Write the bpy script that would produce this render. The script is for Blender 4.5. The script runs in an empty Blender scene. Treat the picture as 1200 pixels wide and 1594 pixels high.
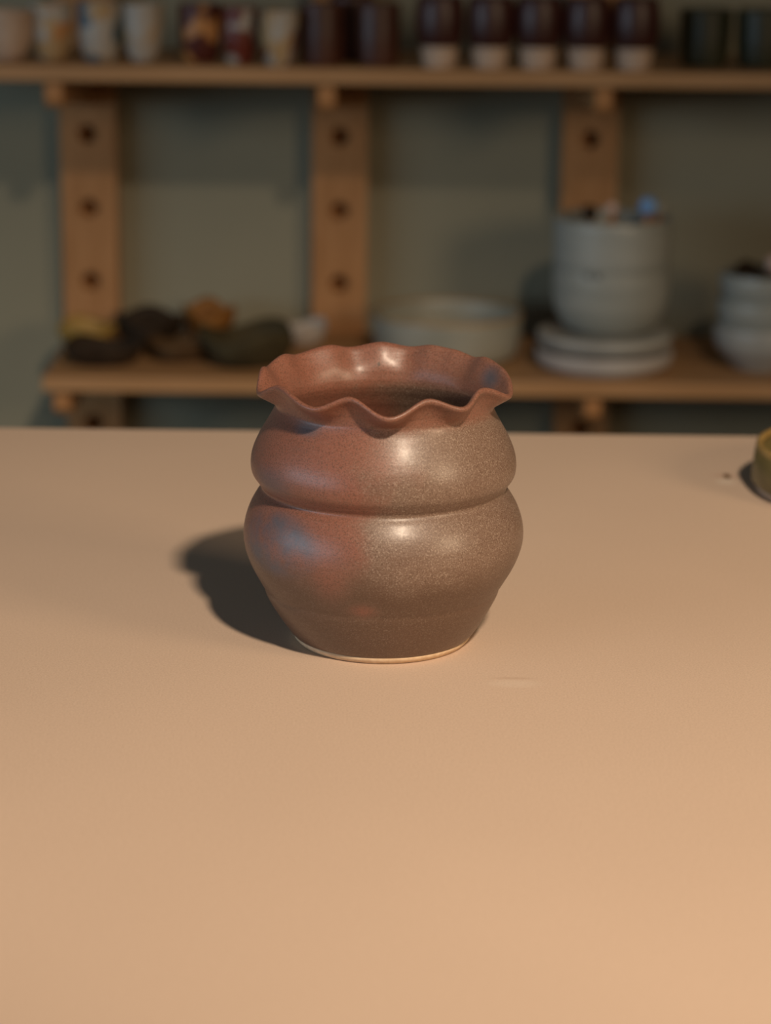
import bpy, bmesh, math, random
from mathutils import Vector, noise as mnoise
rad = math.radians
scene = bpy.context.scene
C = scene.collection
random.seed(4)

# ------------------------------------------------------------------ camera
cam_d = bpy.data.cameras.new('camera')
cam = bpy.data.objects.new('camera', cam_d); C.objects.link(cam)
cam_d.sensor_fit = 'VERTICAL'; cam_d.sensor_height = 36.0; cam_d.sensor_width = 27.1
cam_d.lens = 3600 / 1594 * 36.0
cam.location = (0.0, -1.2322, 0.4142)
from mathutils import Matrix
cam.rotation_euler = (Matrix.Rotation(rad(90 - 15.5), 3, 'X') @ Matrix.Rotation(rad(0.65), 3, 'Z')).to_euler()
cam_d.dof.use_dof = True
cam_d.dof.focus_distance = 1.24
cam_d.dof.aperture_fstop = 5.6
scene.camera = cam

# ------------------------------------------------------------------ world, lights, exposure
w = bpy.data.worlds.new('room_ambience'); scene.world = w
w.use_nodes = True
bg = w.node_tree.nodes['Background']
bg.inputs[0].default_value = (1.0, 0.86, 0.66, 1); bg.inputs[1].default_value = 0.02

def area(name, loc, target, sx, sy, power, col, shape='RECTANGLE', spread=180):
    l = bpy.data.lights.new(name, 'AREA'); l.shape = shape; l.size = sx; l.size_y = sy
    l.energy = power; l.color = col; l.spread = rad(spread)
    o = bpy.data.objects.new(name, l); C.objects.link(o); o.location = loc
    o.rotation_euler = (Vector(target) - Vector(loc)).to_track_quat('-Z', 'Y').to_euler()
    return o
def spot(name, loc, target, power, col, half, blend, radius):
    l = bpy.data.lights.new(name, 'SPOT'); l.energy = power; l.color = col
    l.spot_size = rad(2 * half); l.spot_blend = blend; l.shadow_soft_size = radius
    o = bpy.data.objects.new(name, l); C.objects.link(o); o.location = loc
    o.rotation_euler = (Vector(target) - Vector(loc)).to_track_quat('-Z', 'Y').to_euler()
    return o
spot('work_lamp', (0.53, -1.53, 1.64), (0.02, 0.14, 0.0), 196, (1.0, 0.79, 0.585), 22, 0.8, 0.075)
area('warm_room_lamp', (1.5, -1.05, 0.70), (0, 0.3, 0.0), 0.5, 0.5, 13, (1.0, 0.74, 0.48))
area('window_daylight', (-3.0, -1.3, 0.50), (0, 1.0, 0.0), 3.0, 0.9, 33, (0.60, 0.82, 1.0))

vs = scene.view_settings
vs.view_transform = 'Standard'; vs.look = 'None'; vs.exposure = 0.0; vs.gamma = 1.0
vs.use_curve_mapping = False

# ------------------------------------------------------------------ material helpers
def srgb(r, g, b):
    f = lambda c: (c / 255 / 12.92) if c <= 10 else ((c / 255 + .055) / 1.055) ** 2.4
    return (f(r), f(g), f(b), 1)

class Mat:
    def __init__(s, name, rough=0.6, spec=0.5):
        s.m = bpy.data.materials.new(name); s.m.use_nodes = True
        s.t = s.m.node_tree; s.b = s.t.nodes['Principled BSDF']
        s.b.inputs['Roughness'].default_value = rough
        s.b.inputs['Specular IOR Level'].default_value = spec
        s.tc = s.n('ShaderNodeTexCoord')
    def n(s, typ, **kw):
        nd = s.t.nodes.new(typ)
        for k, v in kw.items(): setattr(nd, k, v)
        return nd
    def link(s, a, b): s.t.links.new(a, b)
    def noise(s, scale, detail=3, rough=0.5, stretch=None, dist=0.0):
        nd = s.n('ShaderNodeTexNoise')
        nd.inputs['Scale'].default_value = scale; nd.inputs['Detail'].default_value = detail
        nd.inputs['Roughness'].default_value = rough; nd.inputs['Distortion'].default_value = dist
        v = s.tc.outputs['Object']
        if stretch:
            mp = s.n('ShaderNodeMapping'); mp.inputs['Scale'].default_value = stretch
            s.link(v, mp.inputs[0]); v = mp.outputs[0]
        s.link(v, nd.inputs['Vector'])
        return nd.outputs['Fac']
    def ramp(s, fac, lo, hi):
        r = s.n('ShaderNodeMapRange', interpolation_type='SMOOTHSTEP')
        r.inputs[1].default_value = lo; r.inputs[2].default_value = hi
        s.link(fac, r.inputs[0]); return r.outputs[0]
    def mix(s, fac, a, b, blend='MIX'):
        nd = s.n('ShaderNodeMix', data_type='RGBA', blend_type=blend)
        for sock, v in ((nd.inputs[0], fac), (nd.inputs[6], a), (nd.inputs[7], b)):
            if isinstance(v, (tuple, float, int)): sock.default_value = v
            else: s.link(v, sock)
        return nd.outputs[2]
    def math(s, op, a, b=0.0, clamp=False):
        nd = s.n('ShaderNodeMath', operation=op, use_clamp=clamp)
        for sock, v in ((nd.inputs[0], a), (nd.inputs[1], b)):
            if isinstance(v, (float, int)): sock.default_value = v
            else: s.link(v, sock)
        return nd.outputs[0]
    def xyz(s):
        nd = s.n('ShaderNodeSeparateXYZ'); s.link(s.tc.outputs['Object'], nd.inputs[0]); return nd.outputs
    def blob(s, x, y, z, rx, ry, rz, soft=0.4):
        mp = s.n('ShaderNodeMapping', vector_type='POINT')
        mp.inputs['Location'].default_value = (-x / rx, -y / ry, -z / rz)
        mp.inputs['Scale'].default_value = (1 / rx, 1 / ry, 1 / rz)
        s.link(s.tc.outputs['Object'], mp.inputs[0])
        ln = s.n('ShaderNodeVectorMath', operation='LENGTH'); s.link(mp.outputs[0], ln.inputs[0])
        return s.ramp(s.math('SUBTRACT', 1.0, ln.outputs['Value']), 0.0, soft)
    def color(s, c):
        if isinstance(c, tuple): s.b.inputs['Base Color'].default_value = c
        else: s.link(c, s.b.inputs['Base Color'])
        return s
    def bump(s, h, strength, dist):
        nd = s.n('ShaderNodeBump'); nd.inputs['Strength'].default_value = strength
        nd.inputs['Distance'].default_value = dist
        s.link(h, nd.inputs['Height']); s.link(nd.outputs[0], s.b.inputs['Normal']); return s

def simple(name, c1, c2, scale=30, rough=0.6, spec=0.5, stretch=None, lo=.35, hi=.65):
    m = Mat(name, rough, spec)
    f = m.ramp(m.noise(scale, 3, stretch=stretch), lo, hi)
    m.color(m.mix(f, c1, c2))
    return m.m

MAT = {}
MAT['wall'] = simple('painted_wall', (0.285, 0.268, 0.195, 1), (0.31, 0.29, 0.21, 1), 2.5, 0.9, 0.2)
MAT['floor'] = simple('concrete_floor', (0.16, 0.13, 0.10, 1), (0.2, 0.165, 0.13, 1), 6, 0.8, 0.3)
MAT['wood'] = simple('pine_wood', (0.40, 0.19, 0.07, 1), (0.47, 0.235, 0.095, 1), 14, 0.6, 0.35, (6, 6, .7))
MAT['shelf'] = simple('shelf_wood', (0.37, 0.20, 0.085, 1), (0.43, 0.24, 0.11, 1), 12, 0.55, 0.4, (.6, 6, 6))
MAT['leg'] = simple('dark_table_wood', (0.16, 0.09, 0.05, 1), (0.2, 0.12, 0.07, 1), 14, 0.6, 0.35, (6, 6, .7))
MAT['hole'] = simple('drilled_wood', (0.10, 0.055, 0.028, 1), (0.13, 0.07, 0.035, 1), 40)

# table top: smooth tan board with a few scuffs
m = Mat('tan_board', 0.72, 0.22)
c = m.mix(m.ramp(m.noise(3.0, 3), .3, .7), (0.60, 0.458, 0.355, 1), (0.64, 0.49, 0.38, 1))
c = m.mix(m.math('MULTIPLY', m.ramp(m.noise(900, 2, .6), .45, .65), .55), c, (0.52, 0.39, 0.295, 1))
c = m.mix(m.math('MULTIPLY', m.ramp(m.noise(700, 2, .6, (1.3, 1, 1)), .52, .7), .45), c, (0.73, 0.57, 0.45, 1))
c = m.mix(m.math('MULTIPLY', m.blob(.2432, .369, 0, .016, .010, .05, .9), .45), c, (0.50, 0.31, 0.235, 1))
c = m.mix(m.math('MULTIPLY', m.blob(.069, -.076, 0, .019, .0085, .05, .7), .25), c, (0.74, 0.64, 0.53, 1))
c = m.mix(m.math('MULTIPLY', m.blob(.069, -.0675, 0, .017, .0028, .05, .8), .35), c, (0.45, 0.32, 0.23, 1))
c = m.mix(m.math('MULTIPLY', m.blob(.2405, .352, 0, .010, .012, .05, .8), .5), c, (0.74, 0.64, 0.53, 1))
c = m.mix(m.math('MULTIPLY', m.blob(.2436, .3675, 0, .0036, .0085, .05, .5), .95), c, (0.13, 0.07, 0.03, 1))
m.color(c); m.bump(m.noise(500, 2), 0.06, 0.0006); MAT['table'] = m.m

# pot glaze
m = Mat('iron_brown_glaze', 0.40, 0.5)
x, y, z = m.xyz()
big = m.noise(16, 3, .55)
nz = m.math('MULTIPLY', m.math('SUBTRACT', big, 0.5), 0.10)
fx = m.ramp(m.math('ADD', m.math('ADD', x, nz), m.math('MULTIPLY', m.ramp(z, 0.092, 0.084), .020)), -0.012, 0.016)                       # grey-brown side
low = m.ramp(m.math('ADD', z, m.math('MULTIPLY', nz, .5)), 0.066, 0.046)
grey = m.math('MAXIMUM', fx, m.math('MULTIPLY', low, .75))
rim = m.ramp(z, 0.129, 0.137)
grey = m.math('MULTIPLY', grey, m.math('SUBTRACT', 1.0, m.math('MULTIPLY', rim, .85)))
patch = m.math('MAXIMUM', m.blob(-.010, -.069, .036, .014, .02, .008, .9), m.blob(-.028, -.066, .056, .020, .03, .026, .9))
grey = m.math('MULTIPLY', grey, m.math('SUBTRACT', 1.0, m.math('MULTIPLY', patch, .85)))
blue = m.math('MAXIMUM', m.math('MULTIPLY', m.blob(-.060, -.048, .067, .037, .040, .021, .5), m.ramp(m.noise(38, 3, .6), .25, .60)), m.math('MULTIPLY', m.blob(-.060, -.040, .099, .024, .026, .012, .9), .55))  # bluish glaze patches, with the cool window reflection painted into their colour
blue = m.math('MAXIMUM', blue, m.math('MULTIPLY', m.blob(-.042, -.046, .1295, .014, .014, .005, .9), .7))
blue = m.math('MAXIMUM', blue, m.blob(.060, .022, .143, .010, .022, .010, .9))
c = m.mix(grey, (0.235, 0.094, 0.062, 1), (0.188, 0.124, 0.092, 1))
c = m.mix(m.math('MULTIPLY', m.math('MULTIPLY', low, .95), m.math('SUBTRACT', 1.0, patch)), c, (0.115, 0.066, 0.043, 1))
spk = m.noise(1250, 2, .6)
c = m.mix(m.math('MULTIPLY', m.ramp(spk, .48, .64), .62), c, (0.085, 0.045, 0.028, 1))
c = m.mix(m.math('MULTIPLY', m.ramp(m.noise(1150, 2, .6, (1, 1.2, 1)), .52, .68), m.math('MULTIPLY', m.math('ADD', m.math('MULTIPLY', grey, .35), .10), m.math('SUBTRACT', 1.0, m.math('MULTIPLY', low, .6)))), c, (0.47, 0.375, 0.30, 1))
c = m.mix(m.math('MULTIPLY', m.ramp(m.noise(45, 4, .6), .45, .8), .3), c, (0.13, 0.07, 0.048, 1))
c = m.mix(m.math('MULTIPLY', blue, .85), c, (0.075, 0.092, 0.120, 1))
c = m.mix(m.math('MULTIPLY', m.blob(-.0035, .0600, .1435, .0012, .006, .0016, .5), .8), c, (0.03, 0.018, 0.01, 1))
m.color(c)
r = m.math('ADD', m.math('MULTIPLY', m.noise(600, 2), .24), .33); m.link(r, m.b.inputs['Roughness'])
m.b.inputs['Coat Weight'].default_value = 0.22; m.b.inputs['Coat Roughness'].default_value = 0.26
h = m.math('ADD', m.noise(10, 2, .5, (.4, .4, 26)), m.math('MULTIPLY', m.noise(700, 2), .25))
m.bump(h, 0.22, 0.0012); MAT['glaze'] = m.m
m = Mat('bare_buff_clay', 0.85, 0.2)
m.color(m.mix(m.ramp(m.noise(300, 3), .35, .7), (0.56, 0.40, 0.255, 1), (0.64, 0.48, 0.32, 1))); MAT['bare'] = m.m
m = Mat('olive_glaze', 0.38, 0.5)
c = m.mix(m.ramp(m.noise(60, 4), .35, .7), (0.115, 0.088, 0.030, 1), (0.155, 0.120, 0.045, 1)); m.color(c)
MAT['olive'] = m.m
MAT['oliverim'] = simple('ochre_rim_glaze', (0.27, 0.17, 0.05, 1), (0.34, 0.22, 0.075, 1), 80, .4)
MAT['pale'] = simple('pale_grey_glaze', (0.34, 0.34, 0.32, 1), (0.41, 0.41, 0.38, 1), 14, .35)
MAT['pale2'] = simple('greenish_grey_glaze', (0.29, 0.305, 0.28, 1), (0.35, 0.36, 0.33, 1), 16, .35, stretch=(.5, .5, 3))
MAT['white'] = simple('white_glaze', (0.44, 0.41, 0.39, 1), (0.50, 0.47, 0.44, 1), 30, .35)
MAT['cream'] = simple('pinkish_cream_glaze', (0.46, 0.33, 0.24, 1), (0.54, 0.40, 0.30, 1), 30, .4)
MAT['maroon'] = simple('dark_maroon_glaze', (0.040, 0.010, 0.007, 1), (0.062, 0.016, 0.011, 1), 30, .4)
MAT['brownglaze'] = simple('dark_brown_glaze', (0.050, 0.016, 0.009, 1), (0.075, 0.024, 0.013, 1), 30, .4)
MAT['darkgreen'] = simple('dark_green_glaze', (0.024, 0.026, 0.013, 1), (0.040, 0.040, 0.020, 1), 30, .4)
MAT['umber'] = simple('umber_glaze', (0.085, 0.050, 0.024, 1), (0.11, 0.065, 0.03, 1), 30, .7, .2)
MAT['tan'] = simple('tan_glaze', (0.30, 0.20, 0.10, 1), (0.36, 0.25, 0.13, 1), 30, .5)
MAT['black'] = simple('black_brown_glaze', (0.024, 0.015, 0.009, 1), (0.038, 0.024, 0.014, 1), 40, .7, .2)
MAT['moss'] = simple('dark_moss_glaze', (0.050, 0.040, 0.020, 1), (0.068, 0.054, 0.027, 1), 40, .7, .2)
MAT['ochre'] = simple('ochre_glaze', (0.34, 0.20, 0.045, 1), (0.40, 0.25, 0.06, 1), 40, .5)
MAT['amber'] = simple('amber_glaze', (0.24, 0.10, 0.020, 1), (0.29, 0.125, 0.028, 1), 40, .6, .3)
MAT['blue'] = simple('blue_plastic', (0.16, 0.33, 0.62, 1), (0.19, 0.37, 0.68, 1), 40, .3)
MAT['pink'] = simple('pink_clay', (0.62, 0.42, 0.33, 1), (0.68, 0.47, 0.38, 1), 40, .5)
MAT['ink'] = simple('grey_stamp_ink', (0.10, 0.11, 0.10, 1), (0.14, 0.15, 0.14, 1), 40, .6)

def patterned(name, cols, scale, seed):
    m = Mat(name, .35)
    c = cols[0]
    for i, cc in enumerate(cols[1:]):
        mp = m.n('ShaderNodeMapping'); mp.inputs['Location'].default_value = (seed + i * 3.7, seed * 2 + i, i * 1.3)
        m.link(m.tc.outputs['Object'], mp.inputs[0])
        nd = m.n('ShaderNodeTexNoise'); nd.inputs['Scale'].default_value = scale; nd.inputs['Detail'].default_value = 1
        m.link(mp.outputs[0], nd.inputs['Vector'])
        c = m.mix(m.ramp(nd.outputs['Fac'], .50, .58), c, cc)
    m.color(c); return m.m
Wt = (0.40, 0.36, 0.31, 1); Or = (0.45, 0.20, 0.06, 1); Bl = (0.06, 0.12, 0.17, 1); Rd = (0.13, 0.022, 0.012, 1); Tn = (0.42, 0.28, 0.14, 1)
MAT['p2'] = patterned('white_orange_pattern', (Wt, Or, Tn), 34, 1.0)
MAT['p3'] = patterned('white_blue_amber_pattern', (Wt, Tn, Bl), 30, 5.0)
MAT['p4'] = patterned('white_tan_pattern', (Wt, Tn), 30, 9.0)
MAT['p5'] = patterned('maroon_amber_pattern', ((0.075, 0.014, 0.009, 1), Or), 30, 12.0)
MAT['p6'] = patterned('maroon_white_pattern', (Rd, Wt), 34, 15.0)
MAT['p7'] = patterned('white_red_pattern', (Wt, Rd, Tn), 36, 19.0)

# ------------------------------------------------------------------ mesh helpers
def mesh_obj(name, bm, mat, parent=None, smooth=True, recalc=True):
    if recalc: bmesh.ops.recalc_face_normals(bm, faces=bm.faces)
    me = bpy.data.meshes.new(name); bm.to_mesh(me); bm.free()
    if smooth: me.polygons.foreach_set('use_smooth', [True] * len(me.polygons))
    me.materials.append(mat)
    o = bpy.data.objects.new(name, me); C.objects.link(o)
    if parent: o.parent = parent
    return o
def thing(name, label, cat, loc=(0, 0, 0), rz=0, group=None):
    o = bpy.data.objects.new(name, None); C.objects.link(o); o.location = loc; o.rotation_euler = (0, 0, rz)
    o.empty_display_size = 0.03
    return tag(o, label, cat, group)
def tag(o, label, cat, group=None):
    o['label'] = label; o['category'] = cat
    if group: o['group'] = group
    return o
def struct(o): o['kind'] = 'structure'; return o
def box(bm, x0, x1, y0, y1, z0, z1, bevel=0.0):
    r = bmesh.ops.create_cube(bm, size=1.0)
    for v in r['verts']:
        v.co = ((x0 + x1) / 2 + v.co.x * (x1 - x0), (y0 + y1) / 2 + v.co.y * (y1 - y0), (z0 + z1) / 2 + v.co.z * (z1 - z0))
    if bevel:
        es = list({e for v in r['verts'] for e in v.link_edges})
        bmesh.ops.bevel(bm, geom=es, offset=bevel, segments=2, affect='EDGES', profile=.5)
def boxobj(name, dims, mat, parent=None, bevel=0.003):
    bm = bmesh.new(); box(bm, *dims, bevel=bevel); return mesh_obj(name, bm, mat, parent, smooth=False)
def catmull(pts, n=6):
    out = []
    for i in range(len(pts) - 1):
        p0 = pts[max(i - 1, 0)]; p1 = pts[i]; p2 = pts[i + 1]; p3 = pts[min(i + 2, len(pts) - 1)]
        for k in range(n):
            t = k / n
            out.append(tuple(0.5 * (2 * b + (c - a) * t + (2 * a - 5 * b + 4 * c - d) * t * t + (3 * b - a - 3 * c + d) * t ** 3)
                             for a, b, c, d in zip(p0, p1, p2, p3)))
    out.append(pts[-1]); return out
def lathe(prof, seg=48, fn=None):
    """revolve (r,z) list; r<=1e-6 ends become poles; fn(theta,r,z)->(x,y,z) optional"""
    bm = bmesh.new(); rings = []
    for r, z in prof:
        if r < 1e-6: rings.append([bm.verts.new(fn(0, 0, z) if fn else (0, 0, z))]); continue
        ring = []
        for k in range(seg):
            t = 2 * math.pi * k / seg
            ring.append(bm.verts.new(fn(t, r, z) if fn else (r * math.cos(t), r * math.sin(t), z)))
        rings.append(ring)
    for a, b in zip(rings, rings[1:]):
        if len(a) == 1 and len(b) == 1: continue
        for k in range(seg):
            k2 = (k + 1) % seg
            if len(a) == 1: bm.faces.new((a[0], b[k], b[k2]))
            elif len(b) == 1: bm.faces.new((a[k], a[k2], b[0]))
            else: bm.faces.new((a[k], a[k2], b[k2], b[k]))
    return bm

# ------------------------------------------------------------------ room
FZ = -0.75; WY = 1.80
struct(boxobj('floor', (-2.6, 2.6, -2.6, WY, FZ - .1, FZ), MAT['floor'], bevel=0))
struct(boxobj('wall_back', (-2.6, 2.6, WY, WY + .12, FZ, 1.9), MAT['wall'], bevel=0))

# ------------------------------------------------------------------ table
T = thing('work_table', 'long tan work table with a smooth plain board top', 'table', (0, 0, FZ))
TB = 0.4915
bm = bmesh.new(); box(bm, -0.95, 0.95, -0.62, TB, -0.028 , 0, bevel=0.0015)
top = mesh_obj('table_top', bm, MAT['table'], T, smooth=False); top.location = (0, 0, -FZ)
for lx in (-0.88, 0.88):
    for ly in (-0.55, TB - .07):
        boxobj('leg', (lx - .03, lx + .03, ly - .03, ly + .03, 0, -FZ - .028), MAT['leg'], T, .004)
for ly in (-0.55, TB - .07):
    boxobj('apron', (-.85, .85, ly - .012, ly + .012, -FZ - .118, -FZ - .028), MAT['leg'], T, .002)

# ------------------------------------------------------------------ ruffled pot
ctrl = [(0, .8), (18, .1), (32, -.4), (43, .35), (55, -.35), (66, -.6), (78, .1), (92, -.65), (107, .2), (119, -.6), (137, .25), (148, -.5),
        (162, .5), (176, -.5), (194, 1.9), (213, -.5), (238, 1.1), (254, -.9), (272, 1.6), (290, -.7), (306, 1.0), (321, -.9), (345, 1.7)]
def wave(deg):
    deg %= 360
    pts = ctrl + [(ctrl[0][0] + 360, ctrl[0][1])]
    for (a, wa), (b, wb) in zip(pts, pts[1:]):
        if a <= deg <= b:
            t = (deg - a) / (b - a); t = t * t * (3 - 2 * t)
            return wa + (wb - wa) * t
    return 0
def sst(a, b, v):
    t = min(max((v - a) / (b - a), 0), 1); return t * t * (3 - 2 * t)
outer = [(49.6, 4), (51.5, 6), (55, 11), (59, 17.5), (62.6, 24), (64.6, 28.5), (65.4, 31.5), (67.6, 35.5), (72.6, 45), (75.8, 54), (76.8, 61.5), (76.0, 69), (73.4, 77),
         (69.8, 83.5), (67.0, 87.7), (68.8, 91.2), (71.8, 96), (72.5, 102), (71.2, 109), (67.8, 117), (63.4, 125), (60.4, 131), (59.7, 134.5), (61.2, 139),
         (64.6, 143.5), (67.4, 146)]
lip = [(68.6, 147.0), (69.0, 148.2), (68.5, 149.2), (67.3, 149.5), (66.0, 149.0), (64.6, 147.4)]
inner = [(62.4, 144.2), (58.6, 139.5), (56.6, 134.5), (57, 130), (60, 124), (66, 112), (68, 102), (66.2, 92), (64.8, 87), (70, 74), (71.5, 62), (68, 47), (60, 30), (52, 15), (42, 9.5), (0, 9)]
prof = catmull(outer, 6)[:-1] + [outer[-1]] + lip + catmull(inner, 5)
prof = [(max(r, 0) / 1000, z / 1000) for r, z in prof]
prof[-1] = (0, 0.009)
prof = [(0, 0.004)] + prof
def potfn(t, r, z):
    d = math.degrees(t)
    wt = sst(.1315, .1475, z); wv = wave(d)
    r2 = r + wt * wv * .0026 * (.3 + .7 * abs(math.sin(t))); z2 = z - wt * wv * .0033
    z2 += wt * (.0012 + .0022 * math.sin(t))
    n = mnoise.noise(Vector((math.cos(t) * 1.2, math.sin(t) * 1.2, z * 22)))
    r2 += .0009 * n * sst(0.004, .03, z)
    r2 += .0005 * math.sin(2 * t + z * 25) * sst(0.004, .03, z)
    return (r2 * math.cos(t), r2 * math.sin(t), z2)
pot = thing('ruffled_pot', 'brown glazed double-bulged clay pot with wavy ruffled rim', 'pot', (-.0012, 0, 0))
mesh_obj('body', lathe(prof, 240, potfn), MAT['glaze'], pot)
foot = [(0, 0.0), (.0462, 0.0), (.0478, .0006), (.0492, .0022), (.0499, .0041), (.0480, .0046), (0, .0046)]
fo = mesh_obj('foot', lathe(foot, 120), MAT['bare'], pot); fo['label'] = 'bare buff clay foot'

# ------------------------------------------------------------------ olive dish at table's right
dish = thing('shallow_dish', 'shallow olive green straight-sided dish with ochre rim on table', 'dish', (.3405, .325, 0))
R = .0855
b0 = [(0, .005), (R - .007, .005), (R - .003, .0052), (R, .008), (R - .0005, .018), (R - .002, .030)]
mesh_obj('body', lathe(b0 + [(R - .0065, .030), (R - .007, .012), (R - .012, .009), (0, .009)], 96), MAT['olive'], dish)
mesh_obj('rim', lathe([(R - .0021, .0295), (R - .0022, .0325), (R - .0032, .034), (R - .0048, .0342), (R - .0062, .0330), (R - .0066, .0295), (R - .0021, .0295)], 96), MAT['oliverim'], dish)
o = mesh_obj('foot', lathe([(0, 0), (R - .007, 0), (R - .0045, .001), (R - .0030, .0052), (R - .01, .0056), (0, .0056)], 96), MAT['cream'], dish); o['label'] = 'bare pale clay foot'

# ------------------------------------------------------------------ wall rails with drilled holes
PITCH = .0955; RW = .071; RT = .04; HR = .0115
def rail_mesh(z0, nh, first, holes):
    """board from z0 up in PITCH steps, hole in the middle of each step"""
    bm = bmesh.new(); N = 32
    def outline(hw, hh):
        pts = []
        for k in range(N):
            a = 2 * math.pi * (k + .5) / N; cx, cz = math.cos(a), math.sin(a)
            s = min(hw / abs(cx) if abs(cx) > 1e-9 else 1e9, hh / abs(cz) if abs(cz) > 1e-9 else 1e9)
            pts.append((cx * s, cz * s))
        return pts
    for i in range(nh):
        zc = z0 + (i + .5) * PITCH
        out = outline(RW / 2, PITCH / 2)
        # corners exactly
        rings = []
        for yy, rr in ((-RT, 'o'), (-RT, 1.10), (-RT + .0015, 1.0), (-RT * .25, 1.0)):
            ring = []
            for k in range(N):
                a = 2 * math.pi * (k + .5) / N
                if rr == 'o': px, pz = out[k]
                else: px, pz = HR * rr * math.cos(a), HR * rr * math.sin(a)
                ring.append(bm.verts.new((px, yy, zc + pz)))
            rings.append(ring)
        for a_, b_ in zip(rings, rings[1:]):
            for k in range(N): bm.faces.new((a_[k], a_[(k + 1) % N], b_[(k + 1) % N], b_[k]))
        bm.faces.new(rings[-1])
        # corner fill triangles
        for k in range(N):
            p, q = rings[0][k], rings[0][(k + 1) % N]
            if abs(p.co.x - q.co.x) > 1e-6 and abs(p.co.z - q.co.z) > 1e-6:
                cx = math.copysign(RW / 2, p.co.x); cz = zc + math.copysign(PITCH / 2, (p.co.z + q.co.z) / 2 - zc)
                bm.faces.new((p, q, bm.verts.new((cx, -RT, cz))))
    z1 = z0 + nh * PITCH; h = RW / 2
    def quad(*c): bm.faces.new([bm.verts.new(v) for v in c])
    quad((-h, -RT, z0), (-h, 0, z0), (-h, 0, z1), (-h, -RT, z1)); quad((h, -RT, z0), (h, -RT, z1), (h, 0, z1), (h, 0, z0))
    quad((-h, -RT, z0), (h, -RT, z0), (h, 0, z0), (-h, 0, z0)); quad((-h, -RT, z1), (-h, 0, z1), (h, 0, z1), (h, -RT, z1))
    quad((-h, 0, z0), (h, 0, z0), (h, 0, z1), (-h, 0, z1))
    bmesh.ops.remove_doubles(bm, verts=bm.verts, dist=1e-5)
    return bm
ZB = -.0115 - 7.5 * PITCH      # bottom of the rails; a hole falls at z = -.0115
UT, UB = .194, .1753           # upper shelf top / bottom
LT, LB = -.172, -.191          # lower shelf top / bottom
SF = 1.47                      # shelf front
def bracket(depth, h0, h1, th):
    """arm under a shelf: tall at the rail, rounded lower nose"""
    bm = bmesh.new()
    pr = [(0, 0), (-depth, 0), (-depth, -h1 * .7), (-depth + .006, -h1 * .95), (-depth + .014, -h1), (-depth * .55, -h1 * 1.02), (0, -h0)]
    a = [bm.verts.new((-th / 2, p, q)) for p, q in pr]; b = [bm.verts.new((th / 2, p, q)) for p, q in pr]
    bm.faces.new(a); bm.faces.new(b[::-1])
    for k in range(len(pr)): bm.faces.new((a[k], b[k], b[(k + 1) % len(pr)], a[(k + 1) % len(pr)]))
    bmesh.ops.bevel(bm, geom=bm.edges[:], offset=.0015, segments=1, affect='EDGES')
    return bm
rails = [(-.3885, -.391, 'pale pine wall rail with drilled holes beside the lower shelf end'),
         (-.0640, -.074, 'pale pine wall rail with drilled holes behind the wide shallow pan'),
         (.2585, .248, 'pale pine wall rail with drilled holes behind the tall grey crock')]
for i, (rx, bx, lab) in enumerate(rails):
    ra = thing('wall_rail', lab, 'wall rail', (rx, WY, ZB), 0, 'wooden rails carrying the shelves')
    mesh_obj('board', rail_mesh(0, 16, 0, None), MAT['wood'], ra, smooth=False)
    for zs in (UB, LB):
        o = mesh_obj('bracket', bracket(WY - RT - SF - .012, .055, .032, .021), MAT['wood'], ra, smooth=False)
        o.location = (bx - rx, -RT, zs - ZB)
us = boxobj('shelf_board', (-.62, .95, SF, WY - RT, UB, UT), MAT['shelf'], None, .002)
tag(us, 'long upper wooden shelf board carrying the rows of small cups', 'shelf')
ls = boxobj('shelf_board', (-.412, .95, SF, WY - RT, LB, LT), MAT['shelf'], None, .002)
tag(ls, 'lower wooden shelf board carrying bowls, plates and small dishes', 'shelf')

# ------------------------------------------------------------------ cups on the upper shelf
def cup_profile(rb, rm, rt, h, t=.003):
    o = catmull([(rb, 0), (rb + (rm - rb) * .55, h * .14), (rm, h * .42), ((rm + rt) / 2, h * .72), (rt, h)], 5)
    i = [(max(r - t, .001), max(z, .006)) for r, z in reversed(o[4:])]
    return [(0, 0)] + o + [(rt - t * .5, h + .001)] + i + [(0, .006)]
def cup(loc, rb, rm, rt, h, mat, label, group=None, name='cup', cat='cup', seg=40):
    o = mesh_obj(name, lathe(cup_profile(rb, rm, rt, h), seg), MAT[mat]); o.location = loc
    return tag(o, label, cat, group)
cup((-.452, 1.535, UT), .015, .030, .034, .058, 'cream', 'plain pinkish cream round cup at the end of the row of pale cups')
cup((-.3995, 1.545, UT), .013, .0235, .0245, .066, 'p2', 'white cup with orange patches, beside the plain pinkish cup')
cup((-.3430, 1.540, UT), .017, .0235, .0250, .068, 'p3', 'white cup with blue and amber patches on upper shelf')
cup((-.2925, 1.545, UT), .013, .0225, .0245, .066, 'p4', 'white and tan cup standing beside the blue-patched cup')
cup((-.2250, 1.550, UT), .018, .0245, .0260, .066, 'p5', 'dark maroon cup with amber patches on upper shelf')
cup((-.1770, 1.530, UT), .014, .0205, .0215, .064, 'p6', 'maroon and white patterned cup beside the amber-patched maroon cup')
cup((-.1295, 1.500, UT), .013, .0205, .0225, .062, 'p7', 'white cup with red patches beside the plain dark brown tumblers')
G = 'plain dark brown tumblers'
for xx, yy, lab in ((-.081, 1.525, 'plain dark brown straight tumbler beside the red-patched white cup'), (-.0155, 1.530, 'plain dark brown straight tumbler beside the two-tone cups')):
    cup((xx, yy, UT), .0235, .0262, .0262, .070, 'brownglaze', lab, G, 'tumbler', 'tumbler')
cup((-.048, 1.590, UT), .0235, .0262, .0262, .076, 'maroon', 'near-black tumbler standing behind the two plain brown tumblers', None, 'tumbler', 'tumbler')
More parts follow.
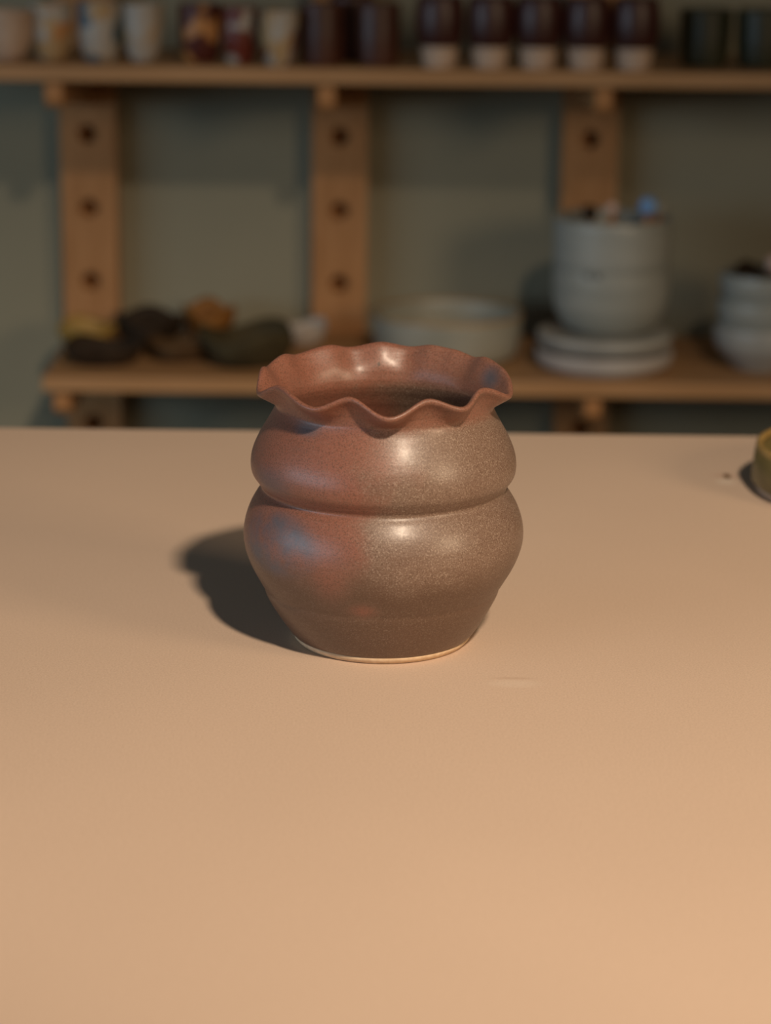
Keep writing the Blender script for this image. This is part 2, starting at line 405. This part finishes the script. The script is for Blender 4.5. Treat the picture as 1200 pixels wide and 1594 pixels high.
# two-tone cups: dark glazed upper body over a bare pale base
def two_tone():
    t = thing('two_tone_cup', 'small cup, dark maroon glaze above a bare pale base', 'cup', (0, 0, 0), 0, 'two-tone cups in a row')
    lo = [(0, 0), (.0165, 0), (.0188, .002), (.0208, .012), (.0222, .0245), (.0215, .0265), (0, .0265)]
    b = mesh_obj('base', lathe(catmull(lo[1:5], 4) + lo[5:], 40), MAT['cream'], t); b['label'] = 'bare pale base'
    up = catmull([(.0215, .0245), (.0248, .029), (.0272, .038), (.0283, .052), (.0276, .070), (.0250, .082)], 5)
    inn = [(max(r - .003, .001), z) for r, z in reversed(up)]
    u = mesh_obj('glazed_body', lathe(up + inn + [(0, .027)], 40), MAT['maroon'], t); u['label'] = 'dark maroon glazed body'
    return t
def copy_tree(o, loc, parent=None):
    c = o.copy(); C.objects.link(c); c.parent = parent
    if loc is not None: c.location = loc
    for ch in list(o.children): copy_tree(ch, None, c)
    return c
tt = two_tone(); tt.location = (.0565, 1.497, UT)
tt['label'] = 'small cup, dark maroon above bare pale base, nearest the brown tumblers'
for xx, lab in ((.1155, 'second in the row from the brown tumblers'), (.1710, 'in the middle of its row of five'), (.2270, 'second in the row from the green mugs'), (.2830, 'nearest the green mugs')):
    copy_tree(tt, (xx, 1.498, UT))['label'] = 'small cup, dark maroon above bare pale base, ' + lab
G = 'dark green mugs on the upper shelf'
for xx, yy, lab in ((.3725, 1.560, 'dark olive green mug standing next to the two-tone cups'), (.4400, 1.562, 'dark olive green mug standing second from the two-tone cups')):
    cup((xx, yy, UT), .025, .030, .0315, .066, 'darkgreen', lab, G, 'mug', 'mug')

# ------------------------------------------------------------------ wares on the lower shelf
def dish_obj(name, loc, rx, ry, h, mat, label, cat, rz=0, tilt=(0, 0), wob=.10, seed=0, group=None):
    pr = catmull([(.45, 0), (.72, .22), (.92, .62), (1.0, 1.0)], 4) + [(.97, 1.08)] + catmull([(.90, .9), (.78, .52), (.5, .3), (0, .26)], 4)
    pr = [(0, 0)] + [(max(r, 0), z) for r, z in pr]; pr[-1] = (0, .26)
    def fn(t, r, z):
        k = 1 + wob * r * (math.sin(2 * t + seed) * .5 + math.sin(3 * t + seed * 2.1) * .35 + .25 * math.sin(5 * t + seed))
        zz = z + r * r * .18 * math.sin(3 * t + seed) * (z > .3)
        return (rx * r * k * math.cos(t), ry * r * k * math.sin(t), h * zz)
    o = mesh_obj(name, lathe(pr, 44, fn), MAT[mat]); o.location = loc
    o.rotation_euler = (tilt[0], tilt[1], rz)
    return tag(o, label, cat, group)
G = 'small glazed dishes on the lower shelf'
dish_obj('leaf_dish', (-.3470, 1.545, LT), .048, .040, .026, 'black', 'flat blackish brown dish in front of the ochre dish', 'dish', .1, wob=.12, seed=1, group=G)
dish_obj('leaf_dish', (-.3800, 1.655, LT), .038, .040, .028, 'ochre', 'ochre yellow dish at the open end of the lower shelf', 'dish', .2, wob=.08, seed=2.2, group=G)
dish_obj('leaf_dish', (-.3030, 1.655, LT), .045, .042, .038, 'black', 'deep blackish dish between the ochre and amber dishes', 'dish', 0, wob=.14, seed=3.1, group=G)
dish_obj('leaf_dish', (-.2300, 1.690, LT), .034, .040, .042, 'amber', 'amber orange dish standing behind the moss-coloured dishes', 'dish', .3, wob=.10, seed=4.0, group=G)
dish_obj('leaf_dish', (-.2530, 1.580, LT), .043, .040, .022, 'umber', 'umber brown shallow dish between the flat blackish and wide moss dishes', 'dish', .4, wob=.12, seed=0.4, group=G)
dish_obj('leaf_dish', (-.1700, 1.550, LT), .062, .055, .040, 'moss', 'wide dark moss green dish, largest of the small dishes on lower shelf', 'dish', .2, wob=.10, seed=5.2, group=G)
dish_obj('leaf_dish', (-.1080, 1.680, LT), .031, .034, .026, 'white', 'small white bowl beside the middle wall rail', 'bowl', .2, wob=.06, seed=6.0, group=G)

# wide pan
pr = [(0, 0)] + catmull([(.072, 0), (.084, .004), (.091, .020), (.0935, .055)], 5) + [(.0925, .0575), (.0900, .0570)] + catmull([(.0885, .050), (.086, .020), (.076, .008), (0, .007)], 5)
pr[-1] = (0, .007)
MAT['pan'] = simple('olive_grey_glaze', (0.28, 0.285, 0.24, 1), (0.34, 0.34, 0.29, 1), 16, .4)
p = thing('wide_pan', 'wide shallow pale grey pan in front of the middle rail', 'pan', (.0745, 1.615, LT))
mesh_obj('body', lathe(pr, 72), MAT['pan'], p)
mesh_obj('rim', lathe([(.0937, .0545), (.0940, .0575), (.0925, .0590), (.0903, .0585), (.0893, .0555), (.0937, .0545)], 72), MAT['tan'], p)['label'] = 'warm tan rim'

# plates under the crock
def plate(z, r, h, fb, mat, label):
    pr = [(0, 0)] + catmull([(r * fb, 0), (r * (fb + .06), h * .10), (r * .985, h * .5), (r, h)], 5) + [(r - .002, h + .001)] + catmull([(r - .005, h * .9), (r * .92, h * .94), (r * .80, h * .92), (0, h * .92)], 4)
    pr[-1] = (0, h * .92)
    o = mesh_obj('plate', lathe(pr, 64), MAT[mat]); o.location = (.2660, 1.557, z)
    return tag(o, label, 'plate', 'plates under the crock')
plate(LT, .0835, .024, .82, 'white', 'whitish thick plate at the bottom of the stack under the crock')
plate(LT + .0252, .0825, .020, .80, 'pale', 'pale grey thick plate directly under the tall crock')
CZ = LT + .0252 + .0186
cr = thing('crock', 'tall pale grey crock with rounded base standing on two plates', 'crock', (.2715, 1.562, CZ))
hh = .0120 - CZ
pr = [(0, 0)] + catmull([(.036, 0), (.046, .003), (.0595, .014), (.0685, .034), (.0710, .060), (.0705, hh * .58), (.0702, hh * .60), (.0716, hh * .63), (.0716, hh)], 5) + [(.0702, hh + .002), (.0682, hh + .001)] + catmull([(.0675, hh - .01), (.066, .04), (.05, .012), (0, .008)], 5)
pr[-1] = (0, .008)
mesh_obj('body', lathe(pr, 72), MAT['pale2'], cr)
for a in (-118, -108):
    bm = bmesh.new(); bmesh.ops.create_uvsphere(bm, u_segments=12, v_segments=8, radius=1)
    for v in bm.verts: v.co = (v.co.x * .0045, v.co.y * .0012, v.co.z * .004)
    o = mesh_obj('stamp_mark', bm, MAT['ink'], cr)
    o.location = (.0709 * math.cos(rad(a)), .0709 * math.sin(rad(a)), hh * .57); o.rotation_euler = (0, 0, rad(a + 90))

def tool(x, y, ztop, rtip, mat, hmat, label, lean=(0, 0), length=.13):
    t = thing('studio_tool', label, 'tool', (x, y, ztop - length), 0, 'tools standing in the crock')
    t.rotation_euler = (lean[0], lean[1], 0)
    mesh_obj('handle', lathe([(0, 0)] + catmull([(.003, 0), (.0045, .02), (.005, length * .6), (.004, length - rtip * 1.6)], 4) + [(0, length - rtip * 1.6)], 16), MAT[hmat], t)
    tip = [(0, -rtip)] + [(rtip * math.sin(a), -rtip * math.cos(a)) for a in [math.pi * k / 10 for k in range(1, 10)]] + [(0, rtip)]
    o = mesh_obj('tip', lathe([(r, z + length - rtip) for r, z in tip], 20), MAT[mat], t)
tool(.2500, 1.566, .0270, .010, 'black', 'leg', 'dark-tipped tool standing in the grey crock', (.0, -.05))
tool(.2655, 1.552, .0330, .0075, 'pink', 'wood', 'pink-tipped tool standing in the grey crock', (.0, .03))
tool(.3060, 1.558, .0390, .0115, 'blue', 'wood', 'bright blue-tipped tool standing in the grey crock', (.0, .06))
tool(.3230, 1.572, .0310, .009, 'pale', 'wood', 'pale grey-tipped tool standing in the grey crock', (.0, .03))

# nested bowls at the right
def nest(z, rb, rt, h, mat, label):
    pr = [(0, 0)] + catmull([(rb, 0), (rb * 1.25, h * .15), (rt * .95, h * .52), (rt * 1.0, h * .8), (rt * .985, h)], 5) + [(rt * .96, h + .0015)] + catmull([(rt * .93, h * .95), (rt * .9, h * .55), (rb * 1.1, h * .22), (0, h * .14)], 5)
    pr[-1] = (0, h * .14)
    o = mesh_obj('bowl', lathe(pr, 64), MAT[mat]); o.location = (.4640, 1.565, z)
    return tag(o, label, 'bowl', 'stack of grey bowls')
nest(LT, .034, .0630, .055, 'pale', 'pale grey bowl at the bottom of the stack of bowls')
nest(LT + .032, .042, .0612, .055, 'pale2', 'greenish grey bowl in the middle of the stack of bowls')
nest(LT + .064, .042, .0592, .055, 'pale2', 'greenish grey bowl on top of the stack of bowls')
dish_obj('bowl', (.4640, 1.565, LT + .0745), .042, .042, .044, 'black', 'small blackish bowl nested inside the top grey bowl', 'bowl', 0, wob=.02, seed=1)
cup((.4760, 1.565, LT + .0870), .010, .014, .0155, .050, 'pink', 'small pink cup standing inside the small blackish bowl')
